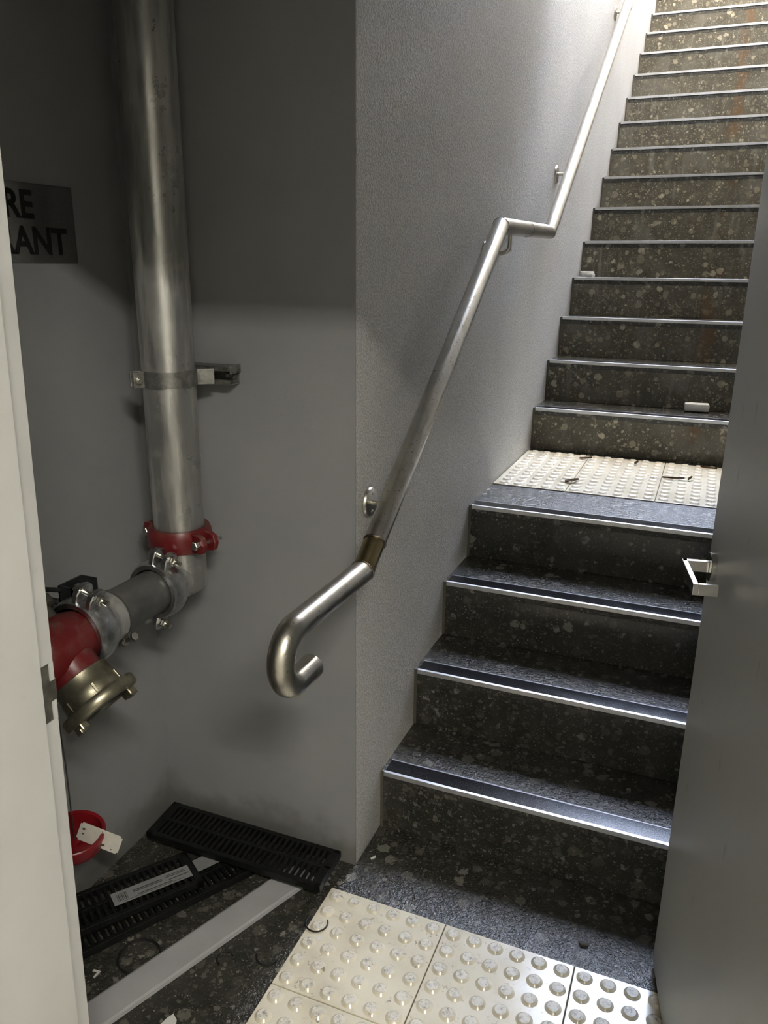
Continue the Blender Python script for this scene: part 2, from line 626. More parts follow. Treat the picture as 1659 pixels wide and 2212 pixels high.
# textured skin of the stair wall, from the outer corner up along the flight
struct('wall_stair', box((-0.14, YB + 0.0005, 0), (0.0005, YTOP + 3.0, SHAFT_Z), 0.004), 'stucco wall',
       'rough textured light grey wall beside the staircase', 'wall')
struct('wall_right', box((XR, YD1, 0), (XR + 0.15, YTOP + 3.0, SHAFT_Z)), 'white plaster',
       'plastered wall on the far side of the stairs behind the door', 'wall')
struct('ceiling', box((XL - 0.15, YD1, CEIL_Z), (XR + 0.15, CEIL_Y, CEIL_Z + 0.15)), 'white plaster',
       'plaster ceiling above the alcove and lower flight', 'ceiling')
struct('wall_bulkhead', box((-0.14, CEIL_Y - 0.15, CEIL_Z), (XR + 0.15, CEIL_Y, SHAFT_Z)), 'stucco wall',
       'bulkhead wall above the lower flight', 'wall')
struct('floor_corridor', box((-2.2, -3.3, -0.08), (3.2, YD0, -0.002)), 'pale concrete', 'pale sealed concrete floor of the corridor before the doorway', 'floor')  # unseen floor, made pale to bounce lamp light into the alcove
# doorway wall and the corridor the photograph was taken from
bm = box((-2.2, YD0, 0), (-0.04, YD1, 3.0))
box((0.955, YD0, 0), (3.2, YD1, 3.0), bm=bm)
box((-0.04, YD0, 2.025), (0.955, YD1, 3.0), bm=bm)
struct('wall_front', bm, 'painted wall', 'wall with the doorway to the stairs', 'wall')
bm = box((-2.35, -3.3, 0), (-2.2, YD0, 2.95))
struct('wall_corridor_left', bm, 'corridor paint', 'corridor wall on the near side of the doorway', 'wall')
struct('wall_corridor_right', box((3.2, -3.3, 0), (3.35, YD0, 2.95)), 'corridor paint', 'far end wall of the corridor', 'wall')
struct('wall_corridor_back', box((-2.35, -3.45, 0), (3.35, -3.3, 2.95)), 'corridor paint', 'corridor wall opposite the doorway', 'wall')
struct('ceiling_corridor', box((-2.35, -3.45, 2.75), (3.35, YD0, 2.95)), 'corridor paint', 'corridor ceiling with the lamp', 'ceiling')

# ------------------------------------------------------------------ tactile tiles
def stud_mesh():
    bm = bmesh.new()
    lathe([(0.0182, 0.0), (0.0166, 0.0012), (0.0128, 0.0046), (0.0120, 0.0054), (0.0, 0.0054)], (0, 0, 0), (0, 0, 1), 20, bm, closed=False)
    me = bpy.data.meshes.new('stud')
    bm.to_mesh(me)
    bm.free()
    me.materials.append(MATS['tactile ceramic'])
    me.materials.append(MATS['worn stud top'])
    for p in me.polygons:
        c = p.center
        p.use_smooth = (c.x ** 2 + c.y ** 2) ** 0.5 > 0.0118
        if not p.use_smooth:
            p.material_index = 1
    return me
STUD = stud_mesh()

def tactile(parent, x0, x1, y0, y1, z0, cols, rows, thick=0.007):
    gap = 0.0012
    o = obj('tactile_tile', box((x0 + gap, y0 + gap, z0 - 0.004), (x1 - gap, y1 - gap, z0 + thick), 0.0012), 'tactile ceramic', parent, False)
    for cx in cols:
        for cy in rows:
            s = link_obj('stud', STUD, o)
            s.location = V((cx, cy, z0 + thick)) - ORG[o]
            s.rotation_euler[2] = random.random() * 6.28

TX, TY = -0.0211, -0.1483
ORG[floor] = V((0, 0, 0))
for j in range(2):
    y1 = TY - 0.3 * j
    for i in range(4):
        x0 = TX + 0.3 * i
        if i == 3:
            continue
        tactile(floor, x0, x0 + 0.3, y1 - 0.3, y1, 0.0, [x0 + 0.025 + 0.05 * k for k in range(6)], [y1 - 0.025 - 0.05 * k for k in range(6)])
obj('tile_joint', box((TX, TY - 0.6, 0.0), (TX + 0.9, TY, 0.0015)), 'grout', floor)

# ------------------------------------------------------------------ staircase
stair = thing('staircase', (0, Y1, 0), 'dark terrazzo staircase with aluminium nosings climbing to daylight', 'staircase')
X0, X1 = 0.0005, XR
for i in range(NSTEP):
    y, z = ny(i), H * (i + 1)
    yn = ny(i + 1) if i + 1 < NSTEP else YTOP + 3.0
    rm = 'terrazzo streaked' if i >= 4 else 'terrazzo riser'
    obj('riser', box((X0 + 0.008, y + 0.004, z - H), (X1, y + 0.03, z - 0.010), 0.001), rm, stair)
    obj('tread', box((X0 + 0.002, y + 0.003, z - 0.03), (X1, yn + 0.035, z), 0.0015), 'terrazzo wet', stair)
    obj('joint_strip', box((X0, y + 0.0025, z - H), (X0 + 0.009, y + 0.03, z - 0.001)), 'joint sealant', stair)
    # L-shaped aluminium nosing with a black grip insert
    prof = [(y - 0.004, z - 0.010), (y - 0.004, z + 0.003), (y + 0.004, z + 0.0035), (y + 0.0045, z + 0.0015),
            (y + 0.055, z + 0.0015), (y + 0.0555, z + 0.0035), (y + 0.060, z + 0.003), (y + 0.060, z - 0.002), (y + 0.001, z - 0.002), (y + 0.001, z - 0.010)]
    no = obj('nosing', prism([(X0 + 0.012, a, b) for a, b in prof], (X1 - X0 - 0.012, 0, 0)), 'aluminium', stair)
    obj('grip_strip', box((X0 + 0.013, y + 0.005, z + 0.001), (X1, y + 0.0545, z + 0.003)), 'black grip', no)
# landing tactiles
UY, UD = 1.1764, 0.306
LZ = 4 * H
for j in range(2):
    ya = UY + UD * j
    for (xa, xb, n) in ((0.004, 0.2704, 5), (0.2704, 0.5768, 6), (0.5768, 0.883, 6), (0.883, XR, 5)):
        tactile(stair, xa, xb, ya, ya + UD, LZ, [xb - 0.026 - 0.051 * k for k in range(n)] if xa < 0.1 else [xa + 0.026 + 0.051 * k for k in range(n)],
                [ya + 0.0255 + 0.051 * k for k in range(6)], 0.004)
obj('tile_joint', box((0.004, UY, LZ - 0.001), (XR, UY + 2 * UD, LZ + 0.001)), 'grout', stair)

# ------------------------------------------------------------------ door frame (pressed steel) at the near side of the alcove
LEAN = 0.030
trim = thing('trim_1', (0.007, -0.95, 0), 'pale enamelled steel door jamb with a cut-out for the strike plate', 'door frame', None, 'structure')
def jamb(prof, z0, z1, zr=1.035, roll=0.0):
    bm = bmesh.new()
    poly0 = [(x + LEAN * (z0 - zr), y, z0) for x, y in prof]
    prism(poly0, (LEAN * (z1 - z0), 0, z1 - z0), bm)
    if roll:
        long_e = [e for e in bm.edges if abs(e.verts[0].co.z - e.verts[1].co.z) > 0.5 * (z1 - z0)]
        bmesh.ops.bevel(bm, geom=long_e, offset=roll, segments=3, affect='EDGES')
    return bm
xr_, xs_ = 0.007, 0.029
obj('stop', jamb([(xs_, -0.986), (xs_, -1.165), (-0.06, -1.165), (-0.06, -1.18), (-0.075, -1.18), (-0.075, -1.13), (-0.02, -1.13), (-0.02, -0.986)], 0, 2.010, roll=0.0035), 'frame enamel', trim, True)
STK0, STK1 = 0.953, 1.030
for za, zb in ((STK1 - 0.024, STK1), (STK0, STK0 + 0.026)):
    obj('edge_lip', jamb([(xr_ + 0.0005, -0.950), (xr_ + 0.0005, -0.9560), (xr_ - 0.014, -0.9560), (xr_ - 0.014, -0.950)], za, zb), 'frame enamel', trim)
reb = [(xr_, -0.95), (xr_, -0.987), (xr_ - 0.02, -0.987), (xr_ - 0.02, -0.952), (-0.075, -0.952), (-0.075, -0.950)]
obj('rebate', jamb(reb, STK1, 2.010), 'frame enamel', trim)
obj('rebate', jamb(reb, 0, STK0), 'frame enamel', trim)
# strike plate with a lip bending round the edge and a painted latch hole
sp = obj('strike_plate', jamb([(xr_ + 0.0006, -0.9515), (xr_ + 0.0006, -0.986), (xr_ - 0.004, -0.986), (xr_ - 0.004, -0.957), (xr_ - 0.012, -0.948), (xr_ - 0.010, -0.9455), (xr_ - 0.001, -0.9470)], STK0 + 0.026, STK1 - 0.024), 'strike steel', trim)
obj('back_plate', jamb([(xr_ - 0.001, -0.9565), (xr_ - 0.001, -0.986), (xr_ - 0.006, -0.986), (xr_ - 0.006, -0.9565)], STK0, STK1), 'strike steel', sp)
bm = jamb([(xr_ + 0.0018, -0.974), (xr_ + 0.0018, -0.981), (xr_ - 0.003, -0.981), (xr_ - 0.003, -0.974)], STK0 + 0.018, STK1 - 0.022)
obj('latch_hole_shade', bm, 'hole shade', sp)  # solid dark block; the shade of the hole is in its colour
for zz in (STK0 + 0.008, STK1 - 0.009):
    obj('screw', lathe([(0.0030, 0), (0.0030, 0.001), (0.0, 0.0014)], (xr_ + 0.001 + LEAN * (zz - 1.035), -0.979, zz), (1, 0, 0), 10, closed=False), 'bolt zinc', sp)
obj('head', box((-0.04, -1.17, 2.005), (0.955, -0.95, 2.030)), 'frame enamel', trim)
obj('hinge_jamb', box((0.915, -1.17, 0), (0.955, -0.95, 2.010), 0.002), 'frame enamel', trim)

# ------------------------------------------------------------------ door leaf, swung into the stairs
D0 = V((0.737, -0.068, 0))
DD = V((0.183, -0.983, 0)).normalized()
DN = V((DD.y, -DD.x, 0))
if DN.x > 0:
    DN = -DN
def dp(a, o, z):
    return D0 + DD * a + DN * o + V((0, 0, z))
door = thing('door_1', tuple(dp(0.92, 0, 0)), 'plain grey enamelled door standing open against the stair side', 'door', None, 'structure')
obj('leaf', obox(dp(0.46, -0.02, 1.004), DD, DN, (0, 0, 1), (0.92, 0.04, 1.980), 0.0025), 'door enamel', door)
HZ, HA = 0.972, 0.052
hd = obj('lever', obox(dp(HA, 0.033, HZ), DD, DN, (0, 0, 1), (0.012, 0.046, 0.020), 0.0008), 'polished chrome', door, label='square chrome return lever handle')
ORG[hd] = ORG[door]
bm = obox(dp(HA + 0.058, 0.052, HZ), DD, DN, (0, 0, 1), (0.128, 0.009, 0.020), 0.0008)
obj('grip', bm, 'polished chrome', hd)
obj('return_end', obox(dp(HA + 0.118, 0.0315, HZ), DD, DN, (0, 0, 1), (0.009, 0.032, 0.020), 0.0008), 'polished chrome', hd)
obj('rose', lathe([(0.0265, 0.0), (0.0265, 0.009), (0.0255, 0.010), (0.0, 0.010)], dp(HA, 0, HZ), DN, 40, closed=False), 'polished chrome', door, True)

# ------------------------------------------------------------------ handrail
RX, RR = 0.08, 0.0242
rail = thing('handrail', (0.0, 0.0, 0.9), 'brushed stainless tube handrail with a hooked lower end on the stair wall', 'handrail')
S1 = (1.606 - 0.884) / (0.808 + 0.188)
A, B = V((RX, -0.188, 0.884)), V((RX, 0.808, 1.606))
Cc, Dd = V((RX, 1.545, 1.620)), V((RX, 6.6, 1.620 + 0.7175 * (6.6 - 1.545)))
jz = V((RX, -0.128, 0.884 + S1 * 0.060))
zt, ra = 0.886, 0.053
hook = [V((RX, -0.425, zt - 2 * ra))] + arc((RX, -0.485, zt - ra), ra, -math.pi / 2, -3 * math.pi / 2, 22, (0, 1, 0), (0, 0, 1)) + [A]
hk = sweep(hook + [A + V((0, 0.06, 0.06 * S1)) * 0.02], RR, 28)
obj('hooked_end', hk, 'brushed stainless', rail, True)
obj('spigot', sweep([A, jz], RR * 0.97, 28), 'heat tinted steel', rail, True, label='bronze heat-tinted short tube between two welds')
obj('lower_tube', sweep([jz, B, B + (Cc - B) * 0.02], RR, 28), 'brushed stainless', rail, True)
obj('landing_tube', sweep([B + (Cc - B) * 0.019, Cc, Cc + (Dd - Cc) * 0.003], RR, 28), 'brushed stainless', rail, True)
obj('upper_tube', sweep([Cc + (Dd - Cc) * 0.0025, Dd], RR, 28), 'brushed stainless', rail, True)
def ring(c, d, r, t, seg=28):
    x, y, _ = frame_of(d)
    return sweep([V(c) + (x * math.cos(a) + y * math.sin(a)) * r for a in [2 * math.pi * k / seg for k in range(seg + 1)]], t, 8)
sl = (B - A).normalized()
obj('weld_bead', ring(jz, sl, RR, 0.0022), 'weld bead', rail, True)
obj('weld_bead', ring(A + V((0, -0.004, 0.001)), (V((0, 1, 0)) + sl).normalized(), RR * 1.02, 0.0018), 'weld bead', rail, True)
obj('weld_bead', ring(B, (sl + V((0, 1, 0.02))).normalized(), RR * 1.01, 0.0011), 'weld bead', rail, True)
obj('weld_bead', ring(B + (Cc - B) * 0.47, (Cc - B), RR * 0.995, 0.0012), 'weld bead', rail, True)
def railz(y):
    if y < 0.808: return 0.884 + S1 * (y + 0.188)
    if y < 1.545: return 1.606 + 0.019 * (y - 0.808)
    return 1.620 + 0.7175 * (y - 1.545)
for yb, drop in ((0.022, 0.070), (0.930, 0.076), (2.0, 0.078), (3.33, 0.10), (4.7, 0.10)):
    zc = railz(yb) - drop
    rb = 0.022
    arm = [V((0.004, yb, zc)), V((RX - rb, yb, zc))] + arc((RX - rb, yb, zc + rb), rb, -math.pi / 2, 0, 8, (1, 0, 0), (0, 0, 1))[1:] + [V((RX, yb, railz(yb) - 0.018))]
    br = obj('bracket_arm', sweep(arm, 0.0068, 14), 'brushed stainless', rail, True)
    obj('rosette', lathe([(0.036, 0.0), (0.036, 0.004), (0.033, 0.008), (0.014, 0.011), (0.0, 0.011)], (0.0006, yb, zc), (1, 0, 0), 32, closed=False), 'brushed stainless', br, True)
    for dz in (-0.022, 0.022):
        obj('screw', lathe([(0.0045, 0.0), (0.0045, 0.003), (0.0, 0.0042)], (0.0085, yb, zc + dz), (1, 0, 0), 12, closed=False), 'bolt zinc', br, True)

# ------------------------------------------------------------------ fire main: riser pipe, elbow, valve and hose outlet
PX, PY, HZP = -0.394, -0.165, 0.790
PR, QR = 0.0572, 0.0485
main = thing('fire_main', (PX, PY, 0.72), 'galvanised fire main pipe dropping down the wall to a red valve', 'pipe')
obj('riser_pipe', sweep([(PX, PY, CEIL_Z), (PX, PY, 0.895)], PR, 40), 'galvanised steel', main, True)

def coupling(c, axis, ear_dir, r, w, mat, ear=0.030):
    """two-piece grooved pipe coupling: ribbed collar, two pairs of lugs, two bolts with nuts"""
    c, axis, e = V(c), V(axis).normalized(), V(ear_dir).normalized()
    b = axis.cross(e).normalized()
    prof = [(r, -w / 2), (r + 0.010, -w / 2), (r + 0.014, -w * 0.32), (r + 0.0155, -w * 0.12), (r + 0.0155, w * 0.12), (r + 0.014, w * 0.32), (r + 0.010, w / 2), (r, w / 2)]
    bm = lathe(prof, c, axis, 40, closed=False)
    o = obj('coupling_collar', bm, mat, main, True)
    for s in (-1, 1):
        base = c + e * s * (r + 0.022)
        for t in (-1, 1):
            lug = bmesh.new()
            pts = [(-0.026, -w * 0.42), (0.006, -w * 0.44), (ear * 0.62, -w * 0.34), (ear * 0.80, 0.0), (ear * 0.62, w * 0.34), (0.006, w * 0.44), (-0.026, w * 0.42)]
            p3 = [base + e * s * u + axis * v + b * t * 0.010 for u, v in pts]
            prism(p3, b * t * 0.013, lug)
            bmesh.ops.bevel(lug, geom=list(lug.edges), offset=0.002, segments=1, affect='EDGES')
            obj('lug', lug, mat, o)
        bc = base + e * s * 0.006
        bt = sweep([bc - b * 0.034, bc + b * 0.046], 0.0055, 12)
        hexa(bc - b * 0.034, b, 0.0105, 0.011, bt)
        hexa(bc + b * 0.0235, b, 0.0105, 0.010, bt)
        obj('bolt', bt, 'bolt zinc', o)
    return o
coupling((PX, PY, 0.888), (0, 0, 1), (0.97, -0.24, 0), PR + 0.001, 0.052, 'dusty red enamel', 0.034)

# elbow from vertical to horizontal (towards the doorway)
eb = lathe([(PR - 0.001, 0.115), (PR - 0.001, -0.006), (PR * 0.93, -0.026), (PR * 0.70, -0.037), (PR * 0.35, -0.042), (0.0, -0.043)], (PX, PY, HZP), (0, 0, 1), 40, closed=False)
sweep([(PX, PY, HZP), (PX, PY - 0.090, HZP)], QR + 0.002, 40, eb)
obj('elbow', eb, 'galvanised steel', main, True)
coupling((PX, -0.255, HZP), (0, 1, 0), (0.25, 0, 1), QR + 0.004, 0.048, 'zinc casting')
obj('branch_pipe', sweep([(PX, -0.24, HZP), (PX, -0.50, HZP)], QR, 36), 'dull painted pipe', main, True)
obj('sleeve', sweep([(PX, -0.418, HZP), (PX, -0.475, HZP)], QR + 0.006, 36), 'galvanised steel', main, True)
coupling((PX, -0.490, HZP), (0, 1, 0), (0.30, 0, 1), QR + 0.008, 0.052, 'zinc casting')
# valve body with angled outlet
VC = V((PX, -0.565, HZP - 0.005))
vb = lathe([(0.0, 0.082), (0.030, 0.080), (0.052, 0.066), (0.062, 0.040), (0.064, 0.0), (0.058, -0.040), (0.052, -0.062), (0.054, -0.075)], VC, (0, -1, 0), 36, closed=False)
vobj = obj('valve_body', vb, 'dusty red enamel', main, True)
OD = V((1, 0, -1)).normalized()
obj('outlet_neck', lathe([(0.056, 0.0), (0.050, 0.040), (0.048, 0.070), (0.050, 0.078)], VC, OD, 36, closed=False), 'dusty red enamel', vobj, True)
obj('bonnet', lathe([(0.040, 0.03), (0.040, 0.07), (0.052, 0.075), (0.052, 0.095), (0.030, 0.10), (0.018, 0.16)], VC, -OD, 30, closed=True), 'olive casting', vobj, True)
wheel = ring(VC - OD * 0.165, OD, 0.055, 0.008, 36)
x_, y_, _ = frame_of(OD)
for k in range(4):
    a = k * math.pi / 2
    sweep([VC - OD * 0.165, VC - OD * 0.165 + (x_ * math.cos(a) + y_ * math.sin(a)) * 0.055], 0.006, 8, wheel)
obj('handwheel', wheel, 'dusty red enamel', vobj, True)
# hose coupling: stepped brass body, wide lugged ring, dark bore
hc = obj('hose_coupling', lathe([(0.049, 0.070), (0.056, 0.072), (0.056, 0.095), (0.058, 0.098), (0.060, 0.120), (0.057, 0.126)], VC, OD, 40, closed=False), 'tarnished brass', main, True)
obj('lock_ring', lathe([(0.052, 0.122), (0.074, 0.123), (0.077, 0.127), (0.077, 0.141), (0.074, 0.145), (0.052, 0.146), (0.046, 0.142), (0.044, 0.125)], VC, OD, 48, closed=False), 'tarnished brass', hc, True)
obj('bore', lathe([(0.044, 0.144), (0.040, 0.120), (0.038, 0.09), (0.0, 0.088)], VC, OD, 36, closed=False), 'dull painted pipe', hc, True)
for s in (0.25, 0.25 + math.pi):
    dirv = x_ * math.cos(s) + y_ * math.sin(s)
    tang = OD.cross(dirv)
    bm = obox(VC + OD * 0.150 + dirv * 0.056, tang, dirv, OD, (0.036, 0.016, 0.018), 0.003)
    obox(VC + OD * 0.156 + dirv * 0.060, tang, dirv, OD, (0.024, 0.014, 0.010), 0.002, bm)
    obj('claw', bm, 'tarnished brass', hc)
for k in range(6):
    a = k * math.pi / 3
    dirv = x_ * math.cos(a) + y_ * math.sin(a)
    obj('grip_rib', obox(VC + OD * 0.110 + dirv * 0.058, OD.cross(dirv), dirv, OD, (0.006, 0.005, 0.020), 0.001), 'tarnished brass', hc)

# ------------------------------------------------------------------ pipe supports
pb = thing('pipe_bracket', (-0.36, -0.05, 1.23), 'worn strut bracket with a steel band round the tall pipe', 'bracket', 'pipe brackets on the walls')
ZB = 1.252
# C-channel screwed to the wall: back, top, bottom and two lips
cx0, cx1, cd = -0.440, -0.287, 0.041
for lo, hi in (((cx0, YB - 0.003, ZB - 0.0205), (cx1, YB, ZB + 0.0205)),
               ((cx0, YB - cd, ZB + 0.0180), (cx1, YB - 0.001, ZB + 0.0205)),
               ((cx0, YB - cd, ZB - 0.0205), (cx1, YB - 0.001, ZB - 0.0180)),
               ((cx0, YB - cd, ZB + 0.0095), (cx1, YB - cd + 0.0025, ZB + 0.0195)),
               ((cx0, YB - cd, ZB - 0.0195), (cx1, YB - cd + 0.0025, ZB - 0.0095))):
    obj('channel_flange', box(lo, hi, 0.0005), 'strut steel', pb)
bt = sweep([(cx1 + 0.022 - 0.035, YB - 0.003, ZB), (cx1 + 0.022 - 0.035, YB - 0.030, ZB)], 0.005, 10)
hexa((cx1 - 0.013, YB - 0.004, ZB), (0, -1, 0), 0.010, 0.010, bt)
obj('bolt', bt, 'strut steel', pb)
obj('end_cap', box((cx1, YB - cd - 0.001, ZB + 0.004), (cx1 + 0.004, YB, ZB + 0.022), 0.001), 'strut steel', pb)
def strap(c, r, w, axis, gap_dir, mat, parent):
    x, y, d = frame_of(axis)
    g = V(gap_dir).normalized()
    t = d.cross(g)
    own = bmesh.new()
    seg, a0 = 44, 0.16
    rings = []
    for k in range(seg + 1):
        a = a0 + (2 * math.pi - 2 * a0) * k / seg
        u = g * math.cos(a) + t * math.sin(a)
        rings.append([own.verts.new(V(c) + u * rr + d * ww) for rr, ww in ((r, -w / 2), (r + 0.003, -w / 2), (r + 0.003, w / 2), (r, w / 2))])
    for a, b in zip(rings, rings[1:]):
        for k in range(4):
            own.faces.new((a[k], a[(k + 1) % 4], b[(k + 1) % 4], b[k]))
    own.faces.new(rings[0][::-1]); own.faces.new(rings[-1])
    o = obj('strap', own, mat, parent, True)
    for s in (-1, 1):
        u = g * math.cos(a0) + t * s * math.sin(a0)
        obj('ear', obox(V(c) + u * (r + 0.012), g, t, d, (0.026, 0.004, w), 0.0015), mat, parent)
    cc = V(c) + g * (r + 0.014)
    bt = sweep([cc - t * 0.020, cc + t * 0.030], 0.0045, 10)
    hexa(cc - t * 0.022, t, 0.009, 0.008, bt)
    hexa(cc + t * 0.012, t, 0.009, 0.008, bt)
    obj('bolt', bt, 'bolt zinc', parent)
strap((PX, PY, ZB), PR + 0.0005, 0.034, (0, 0, 1), (-0.55, -0.84, 0), 'strut steel', pb)
obj('strap_arm', obox((PX + 0.055, PY + 0.040, ZB), (0.80, 0.60, 0), (-0.6, 0.8, 0), (0, 0, 1), (0.058, 0.004, 0.034), 0.001), 'strut steel', pb)

vbk = thing('pipe_bracket', (XL, -0.445, 0.86), 'black channel bracket beside the valve carrying the branch pipe', 'bracket', 'pipe brackets on the walls')
c0 = V((-0.425, -0.448, 0.855))
w_, h_ = 0.041, 0.078
for lo, hi in (((-0.462, -0.478, 0.806), (-0.458, -0.412, 0.870)),
               ((-0.462, -0.478, 0.806), (-0.420, -0.4755, 0.870)),
               ((-0.462, -0.4145, 0.806), (-0.420, -0.412, 0.870)),
               ((-0.430, -0.478, 0.806), (-0.420, -0.475, 0.870))):
    obj('channel_flange', box(lo, hi, 0.0006), 'black steel channel', vbk)
obj('support_rod', sweep([(XL, -0.520, 0.862), (-0.452, -0.478, 0.862)], 0.005, 10), 'black steel channel', vbk, True)
obj('wall_arm', box((XL, -0.460, 0.815), (-0.458, -0.438, 0.819), 0.0008), 'black steel channel', vbk)
strap((PX, -0.405, HZP), QR + 0.0005, 0.010, (0, 1, 0), (0.55, 0, -0.83), 'dull painted pipe', vbk)

# ------------------------------------------------------------------ engraved sign
SX = XL
sg = thing('wall_sign', (SX, -0.375, 1.486), 'brushed steel plate with black capitals on the alcove wall', 'sign')
obj('plate', box((SX, -0.535, 1.487), (SX + 0.0025, -0.2065, 1.636), 0.0008), 'sign steel', sg)
def lettering(text, yc, zb, h, mat, parent):
    cu = bpy.data.curves.new('lettering', 'FONT')
    cu.body = text
    cu.size = h / 0.70
    cu.align_x = 'CENTER'
    cu.offset = 0.0020
    cu.extrude = 0.0004
    cu.resolution_u = 4
    to = bpy.data.objects.new('tmp', cu)
    COL.objects.link(to)
    bpy.context.view_layer.update()
    me = bpy.data.meshes.new_from_object(to.evaluated_get(bpy.context.evaluated_depsgraph_get()))
    bpy.data.objects.remove(to)
    bm = bmesh.new()
    bm.from_mesh(me)
    xm = max(v.co.x for v in bm.verts)
    for v in bm.verts:
        v.co = V((SX + 0.0028 + v.co.z, yc + (v.co.x - xm) * 0.95, zb + v.co.y))
    return obj('lettering', bm, mat, parent)
lettering('FIRE', -0.316, 1.572, 0.050, 'sign ink', sg)
lettering('HYDRANT', -0.233, 1.505, 0.050, 'sign ink', sg)

# ------------------------------------------------------------------ hanging cap, wire and tag
CP = V((-0.430, -0.546, 0.308))
cap = thing('hose_cap', tuple(CP), 'red plastic hose cap hanging open side up under the valve', 'cap')
obj('dish', lathe([(0.0, 0.006), (0.050, 0.006), (0.056, 0.034), (0.062, 0.036), (0.064, 0.034), (0.064, 0.026), (0.060, 0.022), (0.058, 0.002), (0.054, -0.004), (0.0, -0.006)], CP, (0.10, -0.06, 1), 40, closed=False), 'red plastic', cap, True)
obj('hub', lathe([(0.014, 0.006), (0.013, 0.014), (0.0, 0.015)], CP, (0.10, -0.06, 1), 20, closed=False), 'red plastic', cap, True)
obj('hanging_wire', sweep([CP + V((0.001, 0, 0.012)), CP + V((-0.002, 0.004, 0.20)), CP + V((-0.006, 0.0, 0.40)), VC + V((0.0, 0.015, -0.05))], 0.0016, 8), 'wire steel', cap, True)
tg_c = CP + V((0.052, 0.018, 0.020))
ta, tb_ = V((0.88, 0.25, -0.33)).normalized(), V((0.30, 0.25, 0.90)).normalized()
tb_ = (tb_ - ta * tb_.dot(ta)).normalized()
tn = ta.cross(tb_)
tgo = thing('metal_tag', tuple(tg_c - V((0, 0, 0.02))), 'bright flecked metal tag wired over the red cap', 'tag')
bm = obox(tg_c, ta, tb_, tn, (0.094, 0.042, 0.0012))
vert_e = [e for e in bm.edges if abs((e.verts[0].co - e.verts[1].co).normalized().dot(tn)) > 0.9]
bmesh.ops.bevel(bm, geom=vert_e, offset=0.004, segments=3, affect='EDGES')
obj('plate', bm, 'tag metal', tgo)
for (u, v, s) in ((0.012, -0.012, 0.005), (0.031, -0.015, 0.002), (-0.037, 0.007, 0.004), (-0.036, -0.004, 0.003), (0.002, 0.016, 0.0015)):
    c = tg_c + ta * u + tb_ * v
    sgn = 1 if tn.y < 0 else -1
    obj('dirt_spot', obox(c + tn * sgn * 0.0009, ta + tb_ * 0.3, tb_ - ta * 0.3, tn, (s * 1.4, s, 0.0006), 0), 'dirt fleck', tgo)

# ------------------------------------------------------------------ drain grates lying in the corner
def grate(name, c, along, length, width, thick, label, tilt=0.0, roll=0.0):
    a = V((along[0], along[1], tilt)).normalized()
    s = V((0, 0, 1)).cross(a).normalized()
    s = (s + V((0, 0, roll))).normalized()
    n = a.cross(s)
    c = V(c)
    g = thing(name, tuple(c), label, 'drain grate', 'black drain grates in the alcove')
    for off, w in ((-width / 2 + 0.006, 0.012), (width / 2 - 0.006, 0.012), (0.0, 0.010)):
        obj('side_rail' if off else 'centre_rail', obox(c + s * off, a, s, n, (length, w, thick), 0.0015), 'black plastic', g)
    nb = int(length / 0.0152)
    proto = None
    for k in range(nb):
        u = -length / 2 + 0.006 + (length - 0.012) * k / (nb - 1)
        if proto is None:
            proto = obj('bar', obox(c + n * (thick / 2 - 0.005), a, s, n, (0.0075, width - 0.012, 0.009), 0.0012), 'black plastic', g)
            proto.location = a * u
        else:
            o = proto.copy()
            COL.objects.link(o)
            o.location = a * u
    for u in (-length / 2 + 0.009, length / 2 - 0.009):
        obj('end_rail', obox(c + a * u, a, s, n, (0.018, width, thick), 0.0015), 'black plastic', g)
    return g, a, s, n
FZ = 0.0
g1, *_r = grate('drain_grate', (-0.276, -0.153, 0.055), (0.5065, 0.004), 0.508, 0.124, 0.020,
                'black slotted drain grate on top, lying along the smooth grey wall', 0.0, 0.06)
g2, a2, s2, n2 = grate('drain_grate', (-0.455, -0.400, 0.036), (0.553, 0.833), 0.36, 0.122, 0.018,
                       'black drain grate with a long barcode sticker beside the white strip', -0.02)
g3, a3, s3, n3 = grate('drain_grate', (-0.405, -0.375, 0.0125), (0.50, 0.866), 0.52, 0.124, 0.020,
                       'black drain grate lowest in the pile, its sticker only showing one corner')
# sticker with printed bars on the middle grate
lc = V((-0.408, -0.349, 0.0470))
lc = lc - n2 * ((lc - V((-0.455, -0.400, 0.036))).dot(n2) - 0.0095)
la = V((0.107, 0.157, 0)); la = (la - n2 * la.dot(n2)).normalized()
ls = n2.cross(la)
stk = obj('sticker', obox(lc, la, ls, n2, (0.190, 0.043, 0.0006)), 'label paper', g2, label='white sticker with a code block and printed lines')
for (u, v, w, h) in ((-0.072, 0.0, 0.026, 0.024), (-0.01, 0.006, 0.07, 0.003), (-0.01, 0.001, 0.07, 0.002), (0.005, -0.011, 0.085, 0.0025), (0.0, -0.016, 0.15, 0.0012), (0.06, 0.006, 0.05, 0.002), (0.06, 0.011, 0.05, 0.002), (0.065, -0.004, 0.05, 0.0025)):
    if h > 0.02:
        for q in range(7):
            obj('print_bar', obox(lc + la * (u - 0.011 + 0.0037 * q) + ls * v + n2 * 0.0004, la, ls, n2, (0.0012 + 0.0012 * (q % 2), h, 0.0002)), 'label ink', stk)
    else:
        obj('print_bar', obox(lc + la * u + ls * v + n2 * 0.0004, la, ls, n2, (w, h, 0.0002)), 'label ink', stk)
tc = V((-0.352, -0.216, 0.0232))
obj('sticker', obox(tc, a3, s3, n3, (0.075, 0.045, 0.0006)), 'label paper', g3)

